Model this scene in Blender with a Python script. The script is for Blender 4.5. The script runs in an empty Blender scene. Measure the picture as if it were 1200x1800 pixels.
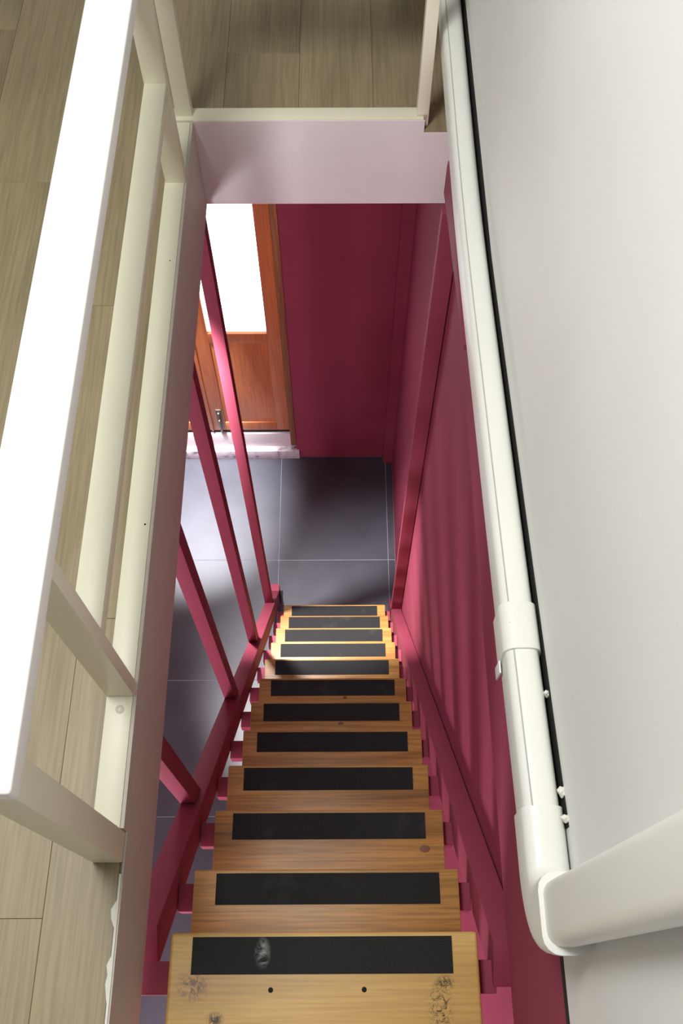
import bpy, bmesh, math, random
from mathutils import Vector, Matrix
random.seed(7)
scene = bpy.context.scene
C = scene.collection

# ------------------------------------------------------------------ camera
CAM = Vector((0.3604, 0.0, 1.6326)); FPX = 1641.3
PITCH, YAW, ROLL = map(math.radians, (62.7675, 0.2241, -0.0441))
fw = Vector((math.sin(YAW)*math.cos(PITCH), math.cos(YAW)*math.cos(PITCH), -math.sin(PITCH)))
rt = Vector((math.cos(YAW), -math.sin(YAW), 0)); up = rt.cross(fw)
r2 = rt*math.cos(ROLL) + up*math.sin(ROLL); u2 = -rt*math.sin(ROLL) + up*math.cos(ROLL)
cd = bpy.data.cameras.new('camera'); cam = bpy.data.objects.new('camera', cd); C.objects.link(cam)
cd.sensor_fit = 'HORIZONTAL'; cd.sensor_width = 36.0; cd.lens = FPX/1200*36.0; cd.clip_start = 0.02
cam.matrix_world = Matrix(((r2.x, u2.x, -fw.x, CAM.x), (r2.y, u2.y, -fw.y, CAM.y), (r2.z, u2.z, -fw.z, CAM.z), (0, 0, 0, 1)))
scene.camera = cam

# ------------------------------------------------------------------ world, lights, exposure
world = bpy.data.worlds.new('world'); scene.world = world; world.use_nodes = True
world.node_tree.nodes['Background'].inputs[0].default_value = (0.9, 0.95, 1.0, 1)
world.node_tree.nodes['Background'].inputs[1].default_value = 0.3
def area(name, loc, target, size, power, col, shape='DISK', spread=180):
    l = bpy.data.lights.new(name, 'AREA'); l.shape = shape; l.size = size; l.energy = power; l.color = col
    l.spread = math.radians(spread)
    o = bpy.data.objects.new(name, l); C.objects.link(o); o.location = loc
    o.rotation_euler = (Vector(target)-Vector(loc)).to_track_quat('-Z', 'Y').to_euler()
    return o
def spot(name, loc, target, power, col, angle, blend, rad):
    l = bpy.data.lights.new(name, 'SPOT'); l.energy = power; l.color = col; l.spot_size = math.radians(angle); l.spot_blend = blend; l.shadow_soft_size = rad
    o = bpy.data.objects.new(name, l); C.objects.link(o); o.location = loc
    o.rotation_euler = (Vector(target)-Vector(loc)).to_track_quat('-Z', 'Y').to_euler()
    return o
area('upper_ceiling_light', (-0.30, 0.68, 2.44), (-0.30, 0.68, 0), 0.6, 51, (1.0, 0.99, 0.965), 'SQUARE')
spot('lower_stair_spotlight', (-0.30, 1.77, -0.27), (0.40, 1.68, -2.8), 1000, (1.0, 0.96, 0.97), 40, 1.0, 0.05)
spot('floor_pool_fill', (-0.62, 2.74, -0.27), (-0.58, 2.72, -3.4), 2300, (0.95, 0.95, 1.0), 27, 1.0, 0.06)  # unseen light added for the bright floor pool by the doors
bulb = bpy.data.lights.new('lower_back_bulb', 'POINT'); bulb.energy = 175; bulb.color = (0.96, 0.92, 1.0); bulb.shadow_soft_size = .28
bo_ = bpy.data.objects.new('lower_back_bulb', bulb); C.objects.link(bo_); bo_.location = (-0.90, -1.25, -1.45)
vs = scene.view_settings
vs.view_transform = 'Standard'; vs.look = 'None'; vs.gamma = 1.0; vs.use_curve_mapping = False; vs.exposure = 0.0

# ------------------------------------------------------------------ materials
def s2l(c): return tuple((v/12.92 if v <= .04045 else ((v+.055)/1.055)**2.4) for v in (x/255 for x in c))
class NT:
    def __init__(s, name):
        s.m = bpy.data.materials.new(name); s.m.use_nodes = True; s.t = s.m.node_tree
        s.b = s.t.nodes['Principled BSDF']
    def n(s, typ, **kw):
        nd = s.t.nodes.new(typ)
        for k, v in kw.items():
            if k in nd.inputs: nd.inputs[k].default_value = v
            else: setattr(nd, k, v)
        return nd
    def l(s, a, b): s.t.links.new(a, b)
    def coords(s, scale=(1, 1, 1), rand=0.0, kind='Object'):
        tc = s.n('ShaderNodeTexCoord'); mp = s.n('ShaderNodeMapping'); mp.inputs['Scale'].default_value = scale
        s.l(tc.outputs[kind], mp.inputs['Vector'])
        if rand:
            oi = s.n('ShaderNodeObjectInfo'); mu = s.n('ShaderNodeVectorMath', operation='SCALE'); mu.inputs['Scale'].default_value = rand
            cb = s.n('ShaderNodeCombineXYZ')
            m2 = s.n('ShaderNodeMath', operation='MULTIPLY'); m2.inputs[1].default_value = 3.7
            s.l(oi.outputs['Random'], m2.inputs[0])
            s.l(oi.outputs['Random'], cb.inputs[0]); s.l(m2.outputs[0], cb.inputs[1]); s.l(oi.outputs['Random'], cb.inputs[2])
            s.l(cb.outputs[0], mu.inputs[0]); s.l(mu.outputs[0], mp.inputs['Location'])
        return mp.outputs[0]
    def noise(s, vec, scale, detail=4, rough=.55, dist=0):
        nd = s.n('ShaderNodeTexNoise'); nd.inputs['Scale'].default_value = scale; nd.inputs['Detail'].default_value = detail
        nd.inputs['Roughness'].default_value = rough; nd.inputs['Distortion'].default_value = dist
        s.l(vec, nd.inputs['Vector']); return nd.outputs['Fac']
    def ramp(s, fac, stops):
        nd = s.n('ShaderNodeValToRGB'); e = nd.color_ramp.elements
        while len(e) < len(stops): e.new(.5)
        for el, (p, c) in zip(e, stops):
            el.position = p; el.color = (*c, 1) if len(c) == 3 else c
        s.l(fac, nd.inputs[0]); return nd.outputs[0]
    def mix(s, fac, a, b, mode='MIX'):
        nd = s.n('ShaderNodeMix'); nd.data_type = 'RGBA'; nd.blend_type = mode
        if isinstance(fac, (int, float)): nd.inputs[0].default_value = fac
        else: s.l(fac, nd.inputs[0])
        for i, v in ((6, a), (7, b)):
            if isinstance(v, tuple): nd.inputs[i].default_value = (*v, 1)
            else: s.l(v, nd.inputs[i])
        return nd.outputs[2]
    def bump(s, h, strength=.2, dist=.002):
        nd = s.n('ShaderNodeBump'); nd.inputs['Strength'].default_value = strength; nd.inputs['Distance'].default_value = dist
        s.l(h, nd.inputs['Height']); s.l(nd.outputs[0], s.b.inputs['Normal'])
def paint(name, rgb, rough=.5, var=.06, scale=9, bump=.1, bscale=120, spec=.5):
    M = NT(name); c = s2l(rgb); v = M.coords(kind='Object')
    f = M.noise(v, scale, 3)
    M.l(M.ramp(f, [(.3, tuple(x*(1-var) for x in c)), (.7, tuple(min(1, x*(1+var)) for x in c))]), M.b.inputs['Base Color'])
    M.b.inputs['Roughness'].default_value = rough; M.b.inputs['Specular IOR Level'].default_value = spec
    if bump: M.bump(M.noise(v, bscale, 2), bump, .001)
    return M.m
def wood(name, stops, axis=0, rand=9.0, rough=.5, ring=7.0, stretch=.07, dist=2.5, contrast=.55, fine=.4):
    """grain along the given axis; rings from a distorted band pattern plus fine fibres"""
    M = NT(name)
    sc = [1, 1, 1]; sc[axis] = stretch
    v = M.coords(tuple(sc), rand)
    n1 = M.noise(v, ring, 3, .5, .6)
    mu = M.n('ShaderNodeMath', operation='MULTIPLY'); mu.inputs[1].default_value = dist*6; M.l(n1, mu.inputs[0])
    si = M.n('ShaderNodeMath', operation='SINE'); M.l(mu.outputs[0], si.inputs[0])
    mr = M.n('ShaderNodeMapRange'); mr.inputs[1].default_value = -1; M.l(si.outputs[0], mr.inputs[0])
    sc2 = [1, 1, 1]; sc2[axis] = .03
    v2 = M.coords(tuple(sc2), rand)
    n2 = M.noise(v2, 160, 3, .6)
    base = M.ramp(n1, stops)
    a = M.mix(contrast, base, M.ramp(mr.outputs[0], [(.0, tuple(x*.72 for x in stops[0][1])), (.45, stops[1][1]), (1, stops[-1][1])]))
    dk = M.ramp(n2, [(.35, (1-fine,)*3), (.6, (1, 1, 1))])
    out = M.mix(1.0, a, dk, 'MULTIPLY')
    M.b.inputs['Roughness'].default_value = rough
    M.bump(n2, .15, .001)
    return M, out
def woodmat(*a, **k):
    M, out = wood(*a, **k); M.l(out, M.b.inputs['Base Color']); return M.m
MAT = {}
MAT['rail'] = paint('cream_rail_paint', (228, 226, 202), .38, .02, 6, .05)
MAT['handrail'] = paint('overlit_rail_paint', (243, 243, 240), .38, .01, 6, .05)  # rail paint whitened, the glare on the handrail put into the colour
MAT['white_wall'] = paint('white_wall_paint', (228, 229, 226), .6, .03, 2.5, .15)
MAT['plaster'] = paint('lilac_white_plaster', (228, 221, 222), .6, .03, 6, .2, 60)
MAT['fascia_shade'] = paint('shaded_plaster', (198, 191, 182), .55, .03, 6, .1, 60)  # greyer copy of the plaster, holding the shade of the left edge
MAT['magenta'] = paint('magenta_wall_paint', (148, 65, 86), .7, .05, 3, .1, 80, .15)
MAT['magenta_steel'] = paint('magenta_gloss_paint', (142, 62, 80), .62, .05, 8, .06, 120, .2)
MAT['pvc'] = paint('white_plastic', (230, 231, 224), .4, .02, 5, .03)
MAT['sealant'] = paint('white_sealant', (225, 225, 215), .7, .05, 40, .4)
MAT['seam'] = paint('grey_seam', (176, 178, 174), .7, .05, 20, 0)
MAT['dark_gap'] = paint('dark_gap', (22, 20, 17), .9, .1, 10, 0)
MAT['ceiling'] = paint('ceiling_paint', (205, 202, 200), .7, .02, 4, 0)
MAT['lamp_body'] = paint('lamp_white', (230, 230, 230), .5, .02, 4, 0)
MAT['grout'] = paint('grey_grout', (128, 128, 138), .8, .1, 20, .1)
MAT['steel'] = paint('dull_steel', (120, 112, 98), .35, .1, 30, .05); MAT['steel'].node_tree.nodes['Principled BSDF'].inputs['Metallic'].default_value = .9
MAT['screw'] = paint('cream_screw', (222, 222, 205), .3, .02, 10, 0)
MAT['black_hole'] = paint('black_hole', (18, 16, 14), .9, .1, 10, 0)
def grip():
    M = NT('black_grip_tape'); v = M.coords(rand=5); n = M.noise(v, 700, 2); n2 = M.noise(v, 9, 4)
    c = M.ramp(n, [(.35, s2l((16, 17, 18))), (.75, s2l((36, 37, 38)))])
    sc = M.ramp(n2, [(.62, (0, 0, 0)), (.8, (.35, .35, .35))])
    M.l(M.mix(sc, c, s2l((70, 72, 74))), M.b.inputs['Base Color'])
    M.b.inputs['Roughness'].default_value = .78; M.b.inputs['Specular IOR Level'].default_value = .3; M.bump(n, .5, .0008); return M.m
MAT['grip'] = grip()
def scuffed_grip():
    M = NT('scuffed_grip_tape'); tc = M.n('ShaderNodeTexCoord'); n = M.noise(tc.outputs['Object'], 700, 2); n2 = M.noise(tc.outputs['Object'], 45, 5, .7, 1.5)
    c = M.ramp(n, [(.35, s2l((20, 22, 22))), (.75, s2l((42, 44, 44)))])
    mp = M.n('ShaderNodeMapping'); mp.inputs['Location'].default_value = (.107/.016, -.004/.028, 0); mp.inputs['Scale'].default_value = (1/.016, 1/.028, 0)
    M.l(tc.outputs['Object'], mp.inputs['Vector'])
    ln = M.n('ShaderNodeVectorMath', operation='LENGTH'); M.l(mp.outputs[0], ln.inputs[0])
    mr = M.n('ShaderNodeMapRange'); mr.inputs[1].default_value = 1.0; mr.inputs[2].default_value = .1; M.l(ln.outputs['Value'], mr.inputs[0])
    gt = M.ramp(n2, [(.42, (0, 0, 0)), (.62, (1, 1, 1))])
    mm = M.n('ShaderNodeMath', operation='MULTIPLY'); M.l(mr.outputs[0], mm.inputs[0]); M.l(gt, mm.inputs[1])
    M.l(M.mix(mm.outputs[0], c, s2l((170, 172, 170))), M.b.inputs['Base Color'])
    M.b.inputs['Roughness'].default_value = .78; M.b.inputs['Specular IOR Level'].default_value = .3; M.bump(n, .5, .0008); return M.m
MAT['grip_top'] = scuffed_grip()
MAT['knot'] = paint('dark_knot', (104, 62, 30), .5, .3, 150, .1)
PINE = [(.25, s2l((138, 95, 44))), (.5, s2l((172, 126, 62))), (.8, s2l((192, 148, 80)))]
MAT['pine'] = woodmat('varnished_pine', PINE, axis=0, rough=.42, ring=5, stretch=.10, dist=3.0, contrast=.6)
DOOR = [(.25, s2l((196, 106, 56))), (.5, s2l((220, 134, 76))), (.8, s2l((232, 152, 94)))]
MAT['door'] = woodmat('orange_varnished_wood', DOOR, axis=2, rough=.4, ring=6, stretch=.12, dist=1.6, contrast=.4, fine=.25)
MAT['door_frame'] = woodmat('brown_frame_wood', [(.25, s2l((140, 84, 48))), (.5, s2l((162, 104, 62))), (.8, s2l((176, 118, 72)))], axis=2, rough=.5, ring=6, stretch=.1, dist=1.6, contrast=.4)
LAM = [(.3, s2l((130, 117, 88))), (.5, s2l((147, 134, 103))), (.75, s2l((161, 148, 117)))]
MAT['laminate'] = woodmat('grey_oak_laminate', LAM, axis=1, rough=.48, ring=5.5, stretch=.16, dist=2.6, contrast=.35, fine=.22)
def tilemat():
    M = NT('dark_slate_tile'); v = M.coords(rand=7); n = M.noise(v, 5, 5); n2 = M.noise(v, 60, 3)
    M.l(M.ramp(n, [(.3, s2l((58, 58, 65))), (.7, s2l((70, 70, 80)))]), M.b.inputs['Base Color'])
    M.b.inputs['Roughness'].default_value = .36; M.b.inputs['Specular IOR Level'].default_value = .6
    M.bump(n2, .06, .001); return M.m
MAT['tile'] = tilemat()
def marble():
    M = NT('pale_marble'); v = M.coords(); n = M.noise(v, 9, 6, .65, 1.5)
    M.l(M.ramp(n, [(.36, s2l((120, 112, 112))), (.46, s2l((205, 196, 200))), (.7, s2l((222, 214, 218)))]), M.b.inputs['Base Color'])
    M.b.inputs['Roughness'].default_value = .35; return M.m
MAT['marble'] = marble()
def glow():
    M = NT('backlit_frosted_glass'); M.b.inputs['Base Color'].default_value = (.9, .93, .95, 1); M.b.inputs['Roughness'].default_value = .35
    M.b.inputs['Emission Color'].default_value = (.95, .97, 1, 1); M.b.inputs['Emission Strength'].default_value = 3.5; return M.m
MAT['glass'] = glow()
def top_tread():
    """first tread: same pine, worn and paler, with scuffed stains near both ends"""
    M, out = wood('worn_pine', [(.25, s2l((182, 142, 76))), (.5, s2l((208, 170, 98))), (.8, s2l((222, 188, 116)))], axis=0, rand=0, rough=.45, ring=4, stretch=.12, dist=2.2, contrast=.35, fine=.18)
    tc = M.n('ShaderNodeTexCoord'); n = M.noise(tc.outputs['Object'], 60, 6, .75, 2.5); col = out
    for (x, y, rx, ry, lo, tone) in ((-.232, .052, .034, .030, .47, (112, 84, 66)), (.205, .015, .026, .050, .50, (66, 50, 26)), (.214, .056, .022, .014, .47, (70, 52, 30)), (-.19, .0, .018, .014, .42, (60, 44, 22))):
        mp = M.n('ShaderNodeMapping'); mp.inputs['Location'].default_value = (-x/rx, -y/ry, 0); mp.inputs['Scale'].default_value = (1/rx, 1/ry, 0)
        M.l(tc.outputs['Object'], mp.inputs['Vector'])
        ln = M.n('ShaderNodeVectorMath', operation='LENGTH'); M.l(mp.outputs[0], ln.inputs[0])
        mr = M.n('ShaderNodeMapRange'); mr.inputs[1].default_value = 1.0; mr.inputs[2].default_value = .3; M.l(ln.outputs['Value'], mr.inputs[0])
        gt = M.ramp(n, [(lo, (0, 0, 0)), (min(.99, lo+.06), (1, 1, 1))])
        mm = M.n('ShaderNodeMath', operation='MULTIPLY'); M.l(mr.outputs[0], mm.inputs[0]); M.l(gt, mm.inputs[1])
        col = M.mix(mm.outputs[0], col, s2l(tone))
    M.l(col, M.b.inputs['Base Color']); return M.m
MAT['pine_top'] = top_tread()

# ------------------------------------------------------------------ mesh helpers
S = 1.0            # size factor for the lower storey's first-estimate dimensions, about the eye point
def sx(v): return CAM.x+(v-CAM.x)*S
def sy(v): return CAM.y+(v-CAM.y)*S
def sz(v): return CAM.z+(v-CAM.z)*S
def ix(v): return CAM.x+(v-CAM.x)/S
def iy(v): return CAM.y+(v-CAM.y)/S
def iz(v): return CAM.z+(v-CAM.z)/S
def s6(b): return (sx(b[0]), sx(b[1]), sy(b[2]), sy(b[3]), sz(b[4]), sz(b[5]))
def wloc(o):
    v = Vector((0, 0, 0))
    while o is not None: v = v + o.location; o = o.parent
    return v
def link(name, me, mat, parent, loc):
    o = bpy.data.objects.new(name, me); C.objects.link(o)
    if mat and not me.materials: me.materials.append(MAT[mat])
    if parent is not None: o.parent = parent; o.location = Vector(loc)-wloc(parent)
    else: o.location = loc
    return o
def add_box(bm, x0, x1, y0, y1, z0, z1):
    v = [bm.verts.new(p) for p in ((x0, y0, z0), (x1, y0, z0), (x1, y1, z0), (x0, y1, z0), (x0, y0, z1), (x1, y0, z1), (x1, y1, z1), (x0, y1, z1))]
    for f in ((0, 3, 2, 1), (4, 5, 6, 7), (0, 1, 5, 4), (1, 2, 6, 5), (2, 3, 7, 6), (3, 0, 4, 7)): bm.faces.new([v[i] for i in f])
def finish(bm, bevel=0, seg=2, smooth=False):
    if bevel:
        bmesh.ops.bevel(bm, geom=bm.edges[:], offset=bevel, segments=seg, profile=.6, affect='EDGES', clamp_overlap=True)
    bmesh.ops.recalc_face_normals(bm, faces=bm.faces[:])
    me = bpy.data.meshes.new('mesh'); bm.to_mesh(me); bm.free()
    if smooth:
        for p in me.polygons: p.use_smooth = True
        try: me.set_sharp_from_angle(angle=math.radians(35))
        except Exception: pass
    return me
def box(name, x0, x1, y0, y1, z0, z1, mat, parent=None, bevel=0, seg=2):
    x0, x1, y0, y1, z0, z1 = s6((x0, x1, y0, y1, z0, z1))
    c = Vector(((x0+x1)/2, (y0+y1)/2, (z0+z1)/2)); bm = bmesh.new()
    add_box(bm, x0-c.x, x1-c.x, y0-c.y, y1-c.y, z0-c.z, z1-c.z)
    return link(name, finish(bm, bevel, seg, bool(bevel)), mat, parent, c)
def boxes(name, lst, mat, parent=None, bevel=0):
    lst = [s6(b) for b in lst]
    c = Vector(((min(b[0] for b in lst)+max(b[1] for b in lst))/2, (min(b[2] for b in lst)+max(b[3] for b in lst))/2, (min(b[4] for b in lst)+max(b[5] for b in lst))/2))
    bm = bmesh.new()
    for b in lst: add_box(bm, b[0]-c.x, b[1]-c.x, b[2]-c.y, b[3]-c.y, b[4]-c.z, b[5]-c.z)
    return link(name, finish(bm, bevel), mat, parent, c)
def empty(name, loc):
    o = bpy.data.objects.new(name, None); C.objects.link(o); o.location = (sx(loc[0]), sy(loc[1]), sz(loc[2])); o.empty_display_size = .1; return o
def tag(o, label, cat, group=None):
    o['label'] = label; o['category'] = cat
    if group: o['group'] = group
    return o
def struct(o, label=None, cat=None):
    o['kind'] = 'structure'
    if label: o['label'] = label
    if cat: o['category'] = cat
    return o
def disc(name, x, y, z, r, h, mat, parent, seg=14, dome=0.0, axis='Z'):
    bm = bmesh.new(); rings = [(r, 0), (r, h*.55), (r*.82, h*.9), (0, h+dome)]
    prev = None
    for (rr, hh) in rings:
        if rr == 0: cur = [bm.verts.new((0, 0, hh))]
        else: cur = [bm.verts.new((rr*math.cos(a), rr*math.sin(a), hh)) for a in [2*math.pi*i/seg for i in range(seg)]]
        if prev:
            for i in range(seg):
                j = (i+1) % seg
                if len(cur) == 1: bm.faces.new((prev[i], prev[j], cur[0]))
                else: bm.faces.new((prev[i], prev[j], cur[j], cur[i]))
        else: bm.faces.new(cur[::-1])
        prev = cur
    if axis == '-Y':
        bmesh.ops.rotate(bm, verts=bm.verts[:], cent=(0, 0, 0), matrix=Matrix.Rotation(math.radians(90), 3, 'X'))
    return link(name, finish(bm, 0, 0, True), mat, parent, (sx(x), sy(y), sz(z)))

# ------------------------------------------------------------------ dimensions
W = 0.656          # right wall plane; left edge of the stair opening is X = 0
YF = 1.908         # far edge of the opening
YB = -0.19         # near edge of the opening (behind the camera's feet)
TS = 0.2415        # slab thickness
ZL = -2.926        # lower floor
YW = 2.699         # lower far wall
XL, YBK, YUP = -3.0, -2.0, 3.8

# ------------------------------------------------------------------ structure: upper floor
PT = .008
flo = boxes('floor', [(XL, 0, YBK, YUP, -TS, -PT), (0, W+.1, YF, YUP, -TS, -PT), (0, W+.1, YBK, YB, -TS, -PT), (.003, .574, YF, YF+.003, -PT, .029)], 'plaster')  # last box: lip added to give the front rail's face its shaded tone
struct(flo, 'grey oak laminate upper floor around the stair opening with white plaster edge', 'floor')
# individual laminate planks (columns .19 wide, boards 1.25 long, cut at the opening)
cols = [-.12+.19*i for i in range(-7, 5)]
ends = {-7: .4, -6: .9, -5: .25, -4: .7, -3: 1.05, -2: 1.735-1.25, -1: .108, 0: .62, 1: .95, 2: .3, 3: .75, 4: .1}
g = .0003
for i, x0 in zip(range(-7, 5), cols):
    x1 = x0+.19; e = ends[i-0] if i in ends else .3
    e = ends.get(i, .3)
    y = e-1.25*3
    while y < 3.3:
        y0, y1 = max(y, -.75), min(y+1.25, 3.3); y += 1.25
        if y1-y0 < .02: continue
        segs = []
        a, b = x0, min(x1, W)
        if a >= W: continue
        if b <= 0: segs.append((a, b, y0, y1))
        else:
            # part beyond the opening
            if y1 > YF+.002: segs.append((a, b, max(y0, YF+.002), y1))
            if a < 0 and y0 < YF: segs.append((a, -.004, y0, min(y1, YF+.002)))
        for (a_, b_, c_, d_) in segs:
            if d_-c_ < .01: continue
            box('plank', a_+g, b_-g, c_+g, d_-g, -PT, 0, 'laminate', flo, bevel=.0005, seg=1)
# added skin and lip on the left edge, its shade put into their colour
box('fascia_shade_skin', -.0005, .003, YB+.002, YF, -TS-.001, -.001, 'fascia_shade', flo)
box('fascia_shade_lip', -.003, .003, .242, YF, -.001, .029, 'fascia_shade', flo)
# chipped white paint and filler along the bare floor edge near the camera
bm = bmesh.new(); ys = [YB+.0135*i for i in range(28)]; pv = None
for k, yy in enumerate(ys):
    w = .004+max(0, .007*math.sin(k*.9)+.004*math.sin(k*2.3)) * (1 if 8 < k < 26 else .4)
    q = [bm.verts.new(p) for p in ((-w, yy, -.001), (-w*.8, yy, .0022), (0.0005, yy, .0022), (0.0005, yy, -.012))]
    if pv:
        for a in range(4): bm.faces.new((pv[a], pv[(a+1) % 4], q[(a+1) % 4], q[a]))
    pv = q
link('chipped_edge', finish(bm), 'sealant', flo, (0, 0, 0))

# ------------------------------------------------------------------ structure: right wall (white above, magenta below), other walls
GZ = .236; ZSTEP = -.20
wr = boxes('wall_right', [(W, W+.1, YBK, YUP, GZ+.014, 2.5)], 'white_wall')
struct(wr, 'white painted wall beside the stairs above the dark joint', 'wall')
gap = box('joint_gap', W-.0006, W+.1, YBK, YUP, GZ-.003, GZ+.016, 'dark_gap', wr)
wrm = boxes('wall_right_band', [(W, W+.1, YBK, YUP, ZSTEP, GZ)], 'magenta')
struct(wrm, 'magenta painted band of wall just under the white wall, standing proud', 'wall')
struct(boxes('wall_left', [(XL-.1, XL, YBK, YUP, -TS, 2.5)], 'white_wall'))
struct(boxes('wall_back', [(XL-.1, W+.1, YBK-.1, YBK, -TS, 2.5)], 'white_wall'))
struct(boxes('wall_far', [(XL-.1, W+.1, YUP, YUP+.1, -TS, 2.5)], 'white_wall'))
struct(boxes('ceiling', [(XL-.1, W+.1, YBK-.1, YUP+.1, 2.5, 2.6)], 'ceiling'))
S = 1.11
WL = W
boxes_low = [(WL, WL+.12, iy(YBK), YW, ZL, iz(ZSTEP)), ]
wrl = boxes('wall_right_lower', boxes_low, 'magenta')
struct(wrl, 'magenta painted stairwell wall beside the open treads', 'wall')
pil = box('wall_corner_pier', W-.052, W, YW-.042, YW, ZL, iz(-TS), 'magenta', wrl)
XLo, YBo, ZT = ix(XL), iy(YBK), iz(-TS)
# lower far wall with the door opening
DX0, DX1 = -.86, .121
wf = boxes('wall_far_lower', [(DX1, W+.1, YW, YW+.12, ZL, ZT), (XLo, DX0, YW, YW+.12, ZL, ZT), (DX0, DX1, YW, YW+.12, -.55, ZT)], 'magenta')
struct(wf, 'magenta painted wall beside the wooden door at the foot of the stairs', 'wall')
struct(boxes('wall_left_lower', [(XLo-.1, XLo, YBo, YW+.12, ZL, ZT)], 'magenta'))
struct(boxes('wall_back_lower', [(XLo-.1, W+.1, YBo-.1, YBo, ZL, ZT)], 'magenta'))

# ------------------------------------------------------------------ structure: lower tiled floor
fl = boxes('floor_lower', [(XLo-.1, W+.1, YBo-.1, YW+.3, ZL-.1, ZL-.0015)], 'grout')
struct(fl, 'dark glossy square floor tiles with pale grout lines at the foot of the stairs', 'floor')
TX, TY = .585, .66
xs = [.033+TX*k for k in range(-4, 2)]; xs = [XLo]+[x for x in xs if x > XLo+.05]+[W]
ysl = [2.058-TY*k for k in range(0, 7)][::-1]; ysl = [YBo]+[y for y in ysl if y > YBo+.05]+[YW]
gg = .0018
for i in range(len(xs)-1):
    for j in range(len(ysl)-1):
        a, b, c, d = xs[i], xs[i+1], ysl[j], ysl[j+1]
        if b-a < .02: continue
        t = box('tile', a+gg, b-gg, c+gg, d-gg, ZL-.009, ZL, 'tile', fl, bevel=.0012, seg=1)
        t.rotation_euler = (random.uniform(-.0012, .0012), random.uniform(-.0012, .0012), 0)

# ------------------------------------------------------------------ doors (double, wood, backlit glass) and threshold
YD = YW+.028       # front of the leaves
fr = struct(empty('trim_1', (-.37, YW+.02, ZL+.1)), 'brown wooden door frame around the orange wooden doors', 'door frame')
box('jamb', .092, DX1, YW-.006, YW+.09, -2.79, -.56, 'door_frame', fr, .003)
box('jamb', DX0, DX0+.03, YW-.006, YW+.09, -2.79, -.56, 'door_frame', fr, .003)
box('head', DX0, DX1, YW-.006, YW+.09, -.56, -.50, 'door_frame', fr, .003)
def leaf(name, x0, x1, gx0, gx1, label):
    d = empty(name, ((x0+x1)/2, YD+.02, -2.69)); struct(d, label, 'door')
    zt, zb, gz = -.56, -2.685, -1.852
    box('stile', x0, gx0, YD, YD+.04, zb, zt, 'door', d, .003)
    box('stile', gx1, x1, YD, YD+.04, zb, zt, 'door', d, .003)
    box('rail', gx0, gx1, YD, YD+.04, gz-.07, gz, 'door', d, .003)
    box('rail', gx0, gx1, YD, YD+.04, zb, zb+.075, 'door', d, .003)
    box('rail', gx0, gx1, YD, YD+.04, zt-.1, zt, 'door', d, .003)
    box('panel', gx0-.004, gx1+.004, YD+.006, YD+.034, zb+.07, gz-.065, 'door', d, .002)
    box('pane', gx0-.004, gx1+.004, YD+.016, YD+.024, gz-.004, zt-.096, 'glass', d)
    return d
d1 = leaf('door_1', -.325, .088, -.253, .023, 'orange varnished wooden door leaf with tall bright frosted pane, right of the pair')
d2 = leaf('door_2', DX0+.034, -.331, DX0+.104, -.404, 'orange varnished wooden door leaf mostly hidden behind the magenta balusters')
box('weather_strip', -.332, -.322, YD-.008, YD+.004, -2.685, -.56, 'door', d1, .002)
bo = box('bolt', -.292, -.262, YD-.006, YD, -2.66, -2.48, 'steel', d1, .002)
box('bolt_rod', -.283, -.271, YD-.018, YD-.006, -2.70, -2.50, 'steel', bo, .003)
disc('bolt_knob', -.277, YD-.018, -2.56, .008, .012, 'steel', bo, 10, .002, '-Y')
pl = box('pull_plate', -.306, -.288, YD-.004, YD, -1.74, -1.56, 'steel', d1, .0015)
th = struct(empty('trim_2', (-.37, YW+.03, ZL)), 'pale marble threshold step under the wooden doors', 'threshold')
box('step', DX0+.0, DX1+.015, YW-.012, YW+.12, ZL, -2.845, 'marble', th, .003)
box('sill', DX0+.0, DX1-.03, YW+.022, YW+.12, -2.845, -2.715, 'plaster', th, .003)
box('seal', DX0+.03, DX1-.03, YD+.008, YD+.038, -2.715, -2.684, 'black_hole', th)

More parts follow.
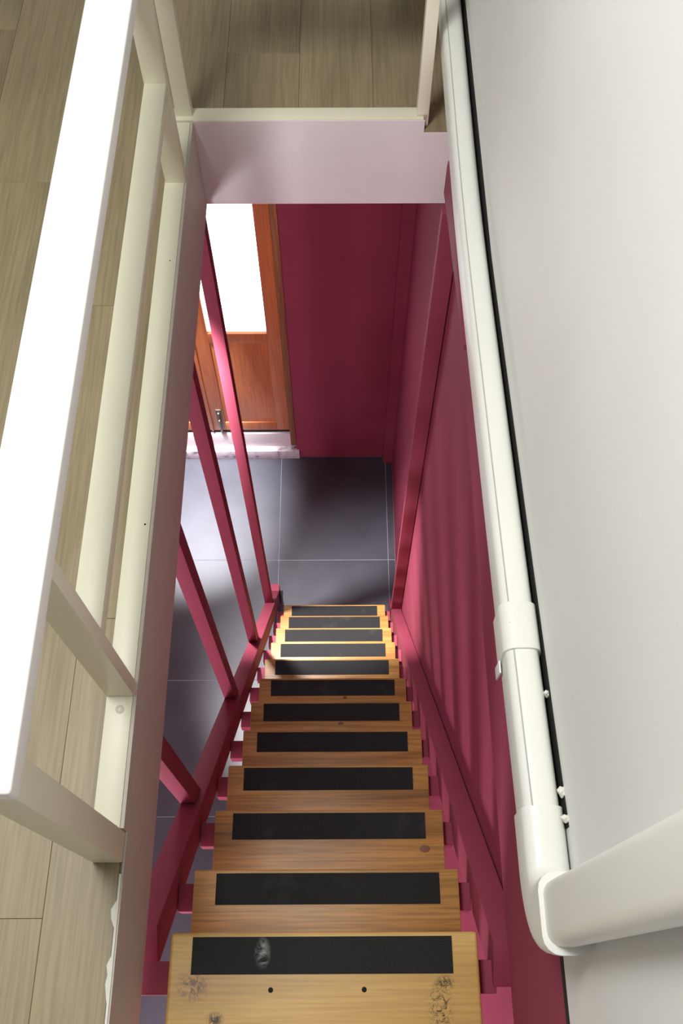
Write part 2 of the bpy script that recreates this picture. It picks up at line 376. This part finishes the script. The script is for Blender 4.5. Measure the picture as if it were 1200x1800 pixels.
# ------------------------------------------------------------------ staircase
st = tag(empty('staircase', (.33, 1.7, ZL)), 'steep open staircase with pine treads, black grip strips and magenta steel frame', 'staircase')
Y1, Z1, G, R = .0584, -.0106, .1497, .243
XC, WT = .3318, .5
treads = [(.088, -.038)]+[(Y1+k*G, Z1-k*R) for k in range(1, 12)]
TD, TH = .205, .034
def smesh(x, y, z, bev, seg, mat):
    bm = bmesh.new(); add_box(bm, -x*S/2, x*S/2, -y*S/2, y*S/2, -z*S/2, z*S/2); me = finish(bm, bev, seg, True); me.materials.append(MAT[mat]); return me
tm = smesh(WT, TD, TH, .004, 2, 'pine'); tm1 = smesh(WT, .25, TH, .007, 3, 'pine_top')
gm = smesh(.421, .055, .0012, 0, 1, 'grip'); cm = smesh(.558, .05, .044, .003, 2, 'magenta_steel')
for k, (ye, ze) in enumerate(treads):
    d = .25 if k == 0 else TD
    jx = (0, 0, .002, -.003, .005, 0, .002, -.003, -.001, 0, .001, 0)[k]
    def at(x, y, z): return (sx(x), sy(y), sz(z))
    t = link('tread', tm1 if k == 0 else tm, None, st, at(XC+jx, ye-d/2, ze-TH/2))
    if k == 0: t['label'] = 'paler worn top tread'
    link('grip_strip', gm if k else smesh(.421, .055, .0012, 0, 1, 'grip_top'), None, t, at(XC+jx+(-.003, .003, 0, 0, 0, 0, 0, 0, 0, 0, 0, 0)[k], ye-.0065-.0275, ze+.0006))
    yc = ye-(.066 if k == 0 else .046)
    link('crossbar', cm if k else smesh(.580, .05, .044, .003, 2, 'magenta_steel'), None, st, at(.328 if k else .322, yc, ze-TH-.022))
    if k == 0:
        for (x, y) in ((.247, .004), (.396, .004)):
            disc('nail_head', x, y, ze-.0006, .0046, .0014, 'black_hole', t, 10)
    kn = {2: (.541, -.082, .011), 5: (.36, -.070, .008), 6: (.375, -.068, .007)}.get(k)
    if kn:
        o = disc('knot', kn[0], ye+kn[1], ze-.0004, kn[2], .0007, 'knot', t, 14); o.scale = (1.25, .8, 1)
def sheared_bar(name, x0, x1, ya, za, yb, zb, depth, mat, parent, bevel=.003):
    """rectangular tube following the slope: top line from (ya,za) to (yb,zb), depth measured square to it"""
    x0, x1, ya, yb, za, zb = s6((x0, x1, ya, yb, za, zb)); depth *= S
    d = Vector((0, yb-ya, zb-za)).normalized(); n = Vector((0, d.z, -d.y))
    if n.z > 0: n = -n
    c = Vector(((x0+x1)/2, (ya+yb)/2, (za+zb)/2)); bm = bmesh.new(); v = []
    for (yy, zz) in ((ya, za), (yb, zb)):
        p = Vector((0, yy, zz))
        for (x, o) in ((x0, 0), (x1, 0), (x1, depth), (x0, depth)):
            q = p+n*o; v.append(bm.verts.new((x-c.x, q.y-c.y, q.z-c.z)))
    for f in ((0, 1, 2, 3), (7, 6, 5, 4), (0, 4, 5, 1), (1, 5, 6, 2), (2, 6, 7, 3), (3, 7, 4, 0)): bm.faces.new([v[i] for i in f])
    return link(name, finish(bm, bevel, 2, True), mat, parent, c)
def zs(y): return Z1-(y-Y1)*R/G
ML, ZO = 1.568, -.0106-.015           # left stringer: slope and height of its top line at Y1
def zl(y): return ZO-(y-Y1)*ML
ye_ = Y1+(ZO-(ZL+.06))/ML
yt_ = Y1+(ZO-iz(-TS-.045))/ML
sheared_bar('stringer', .0, .048, yt_, zl(yt_), ye_, zl(ye_), .075, 'magenta_steel', st)
sheared_bar('stringer', .606, .653, Y1+(Z1-iz(ZSTEP-.012))*G/R, iz(ZSTEP-.012), 1.79, zs(1.79), .075, 'magenta_steel', st)
box('stringer_foot', .0, .048, ye_-.07, ye_, ZL, ZL+.12, 'magenta_steel', st, .003)
for y in (.378, .813, 1.223, 1.655):
    box('baluster', .0, .0345, y, y+.045, zl(y)-.07, iz(-TS)-.0002, 'magenta_steel', st, .0025)
box('wall_post', .606, .653, 1.640, 1.668, ZL, iz(-.196), 'magenta_steel', st, .0025)
S = 1.0

# red batten on the wall under the white duct
bm = bmesh.new(); pts = []
for k in range(9):
    a = math.radians(90-90*k/8); pts.append((1.868+.036*math.cos(a), -.106+.036*math.sin(a)))
pts += [(1.904, -.2), (1.30, -.09), (1.30, -.07)]
va = [bm.verts.new((.642, y, z)) for (y, z) in pts]; vb = [bm.verts.new((W, y, z)) for (y, z) in pts]
bm.faces.new(va); bm.faces.new(vb[::-1])
for k in range(len(pts)): bm.faces.new((va[k], va[(k+1) % len(pts)], vb[(k+1) % len(pts)], vb[k]))
for v in bm.verts: v.co -= Vector((.65, .65, -.2))
bt = link('wall_batten', finish(bm, .003, 2, True), 'magenta_steel', None, (.65, .65, -.2))
tag(bt, 'narrow magenta batten with rounded end fixed to the wall under the white duct', 'batten')

# ------------------------------------------------------------------ guard railing
gr = tag(empty('guard_railing', (-.025, 1.0, 0)), 'cream white steel guard railing around the stair opening', 'railing')
h = .03
box('bottom_rail', -.05, -.0032, .24, 1.905, 0, h, 'rail', gr, .003)
fb = box('bottom_rail', -.05, .572, YF+.0032, 1.956, 0, h, 'rail', gr, .003)
box('middle_rail', -.047, 0, .489, 1.70, .272, .302, 'rail', gr, .003)
box('handrail', -.066, .014, .186, 1.955, .594, .629, 'handrail', gr, .005, 3)
box('post', -.05, 0, .463, .49, h, .595, 'rail', gr, .0025)
box('post', -.05, 0, .192, .241, 0, .595, 'rail', gr, .003)
box('post', -.048, 0, 1.70, 1.73, h, .595, 'rail', gr, .0025)
box('post', -.040, 0, 1.925, 1.955, h, .595, 'rail', gr, .0025)
box('post', .555, .584, 1.922, 1.956, 0, .595, 'rail', gr, .0025)
box('handrail', .014, .60, 1.89, 1.97, .594, .629, 'handrail', gr, .005, 3)
disc('screw_head', -.024, .44, h-.0005, .0075, .003, 'screw', gr, 16, .0015)
disc('screw_hole', -.013, .80, h-.0006, .0022, .0009, 'black_hole', gr, 8)
disc('screw_hole', -.018, 1.46, h-.0006, .0018, .0009, 'black_hole', gr, 8)

# ------------------------------------------------------------------ white duct on the right wall
dk = tag(empty('wall_duct', (.62, .8, .2)), 'white plastic conduit duct along the right wall with coupling and elbow', 'duct')
def profile(ha, hb, r, n=4):
    pts = []
    for (cx, cy, a0) in ((ha-r, hb-r, 0), (-(ha-r), hb-r, 90), (-(ha-r), -(hb-r), 180), (ha-r, -(hb-r), 270)):
        for i in range(n+1):
            a = math.radians(a0+90*i/n); pts.append((cx+r*math.cos(a), cy+r*math.sin(a)))
    return pts
XD = .6255
def sweep(name, path, ha, hb, r, mat, parent, caps=True, xo=0.0):
    """path: (y, z) points in the wall plane; profile u = X, v = in-plane normal"""
    bm = bmesh.new(); prof = profile(ha, hb, r); prev = None; n = len(path)
    c = Vector((XD+xo, sum(p[0] for p in path)/n, sum(p[1] for p in path)/n)); first = None
    for i, p in enumerate(path):
        a = path[max(0, i-1)]; b = path[min(n-1, i+1)]
        d = Vector((b[0]-a[0], b[1]-a[1])).normalized(); nn = Vector((d.y, -d.x))
        cur = [bm.verts.new((u, p[0]+nn.x*v-c.y, p[1]+nn.y*v-c.z)) for (u, v) in prof]
        if prev:
            m = len(cur)
            for k in range(m): bm.faces.new((prev[k], prev[(k+1) % m], cur[(k+1) % m], cur[k]))
        else: first = cur
        prev = cur
    if caps: bm.faces.new(first[::-1]); bm.faces.new(prev)
    return link(name, finish(bm, 0, 0, True), mat, parent, c)
def smoothpath(pts, n=8):
    out = []
    for i in range(len(pts)-1):
        p0 = pts[max(0, i-1)]; p1 = pts[i]; p2 = pts[i+1]; p3 = pts[min(len(pts)-1, i+2)]
        for k in range(n):
            t = k/n
            out.append(tuple(.5*(2*p1[a]+(p2[a]-p0[a])*t+(2*p0[a]-5*p1[a]+4*p2[a]-p3[a])*t*t+(3*p1[a]-p0[a]-3*p2[a]+p3[a])*t**3) for a in (0, 1)))
    return out+[pts[-1]]
HA, HB = .0245, .040
hp = smoothpath([(3.3, .215), (2.0, .205), (1.4, .205), (.9, .250), (.475, .296), (.19, .330)])
du = sweep('duct', hp, HA, HB, .017, 'pvc', dk)
YV = .083; RB = .062; ZE = .330
arc = [(YV+RB-RB*math.sin(t), ZE+RB-RB*math.cos(t)) for t in [math.radians(90*i/10) for i in range(11)]]
el_path = [(.215, .3275)]+arc+[(YV, ZE+RB+.035)]
sweep('elbow', el_path, HA+.0035, HB+.004, .02, 'pvc', dk)
rim = [(YV, ZE+RB+.024), (YV, ZE+RB+.040)]
sweep('elbow_rim', rim, HA+.0055, HB+.006, .021, 'pvc', dk)
sweep('riser_duct', [(YV, ZE+RB+.02), (YV, 2.45)], HA, HB-.003, .017, 'pvc', dk)
sweep('coupling', [(.437, .3005), (.512, .2925)], HA+.0038, HB+.0042, .02, 'pvc', dk)
clip = box('coupling_clip', XD-HA-.0062, XD-HA-.0034, .418, .437, .262, .30, 'pvc', dk, .001)
disc('coupling_mark', .612, .482, .3375, .0038, .001, 'seam', dk, 7)
bm = bmesh.new(); pv = None
for (y, z) in [p for p in hp if p[0] < 2.6]:
    q = [bm.verts.new((XD-.014+dx, y, z+HB+dz)) for dx, dz in ((-.0008, -.001), (-.0008, .0004), (.0008, .0004), (.0008, -.001))]
    if pv:
        for a in range(3): bm.faces.new((pv[a], pv[a+1], q[a+1], q[a]))
    pv = q
link('seam', finish(bm), 'seam', du, (0, 0, 0))
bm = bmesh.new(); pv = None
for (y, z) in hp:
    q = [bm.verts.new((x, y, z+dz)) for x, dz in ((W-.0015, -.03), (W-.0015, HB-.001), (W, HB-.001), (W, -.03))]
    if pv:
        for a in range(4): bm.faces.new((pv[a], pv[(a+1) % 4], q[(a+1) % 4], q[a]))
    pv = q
link('gap_shade_strip', finish(bm), 'dark_gap', dk, (0, 0, 0))  # dark strip added behind the duct as the shade in the crevice
for (y, z, rx, ry) in ((.375, .338, .004, .005), (.235, .363, .005, .007), (.20, .369, .006, .005)):
    bm = bmesh.new(); bmesh.ops.create_icosphere(bm, subdivisions=2, radius=1)
    for v in bm.verts: v.co = Vector((v.co.x*rx, v.co.y*ry, v.co.z*.006))*(1+.25*math.sin(v.co.x*7+v.co.y*5))
    link('sealant_blob', finish(bm, 0, 0, True), 'sealant', dk, (W-.004, y, z))
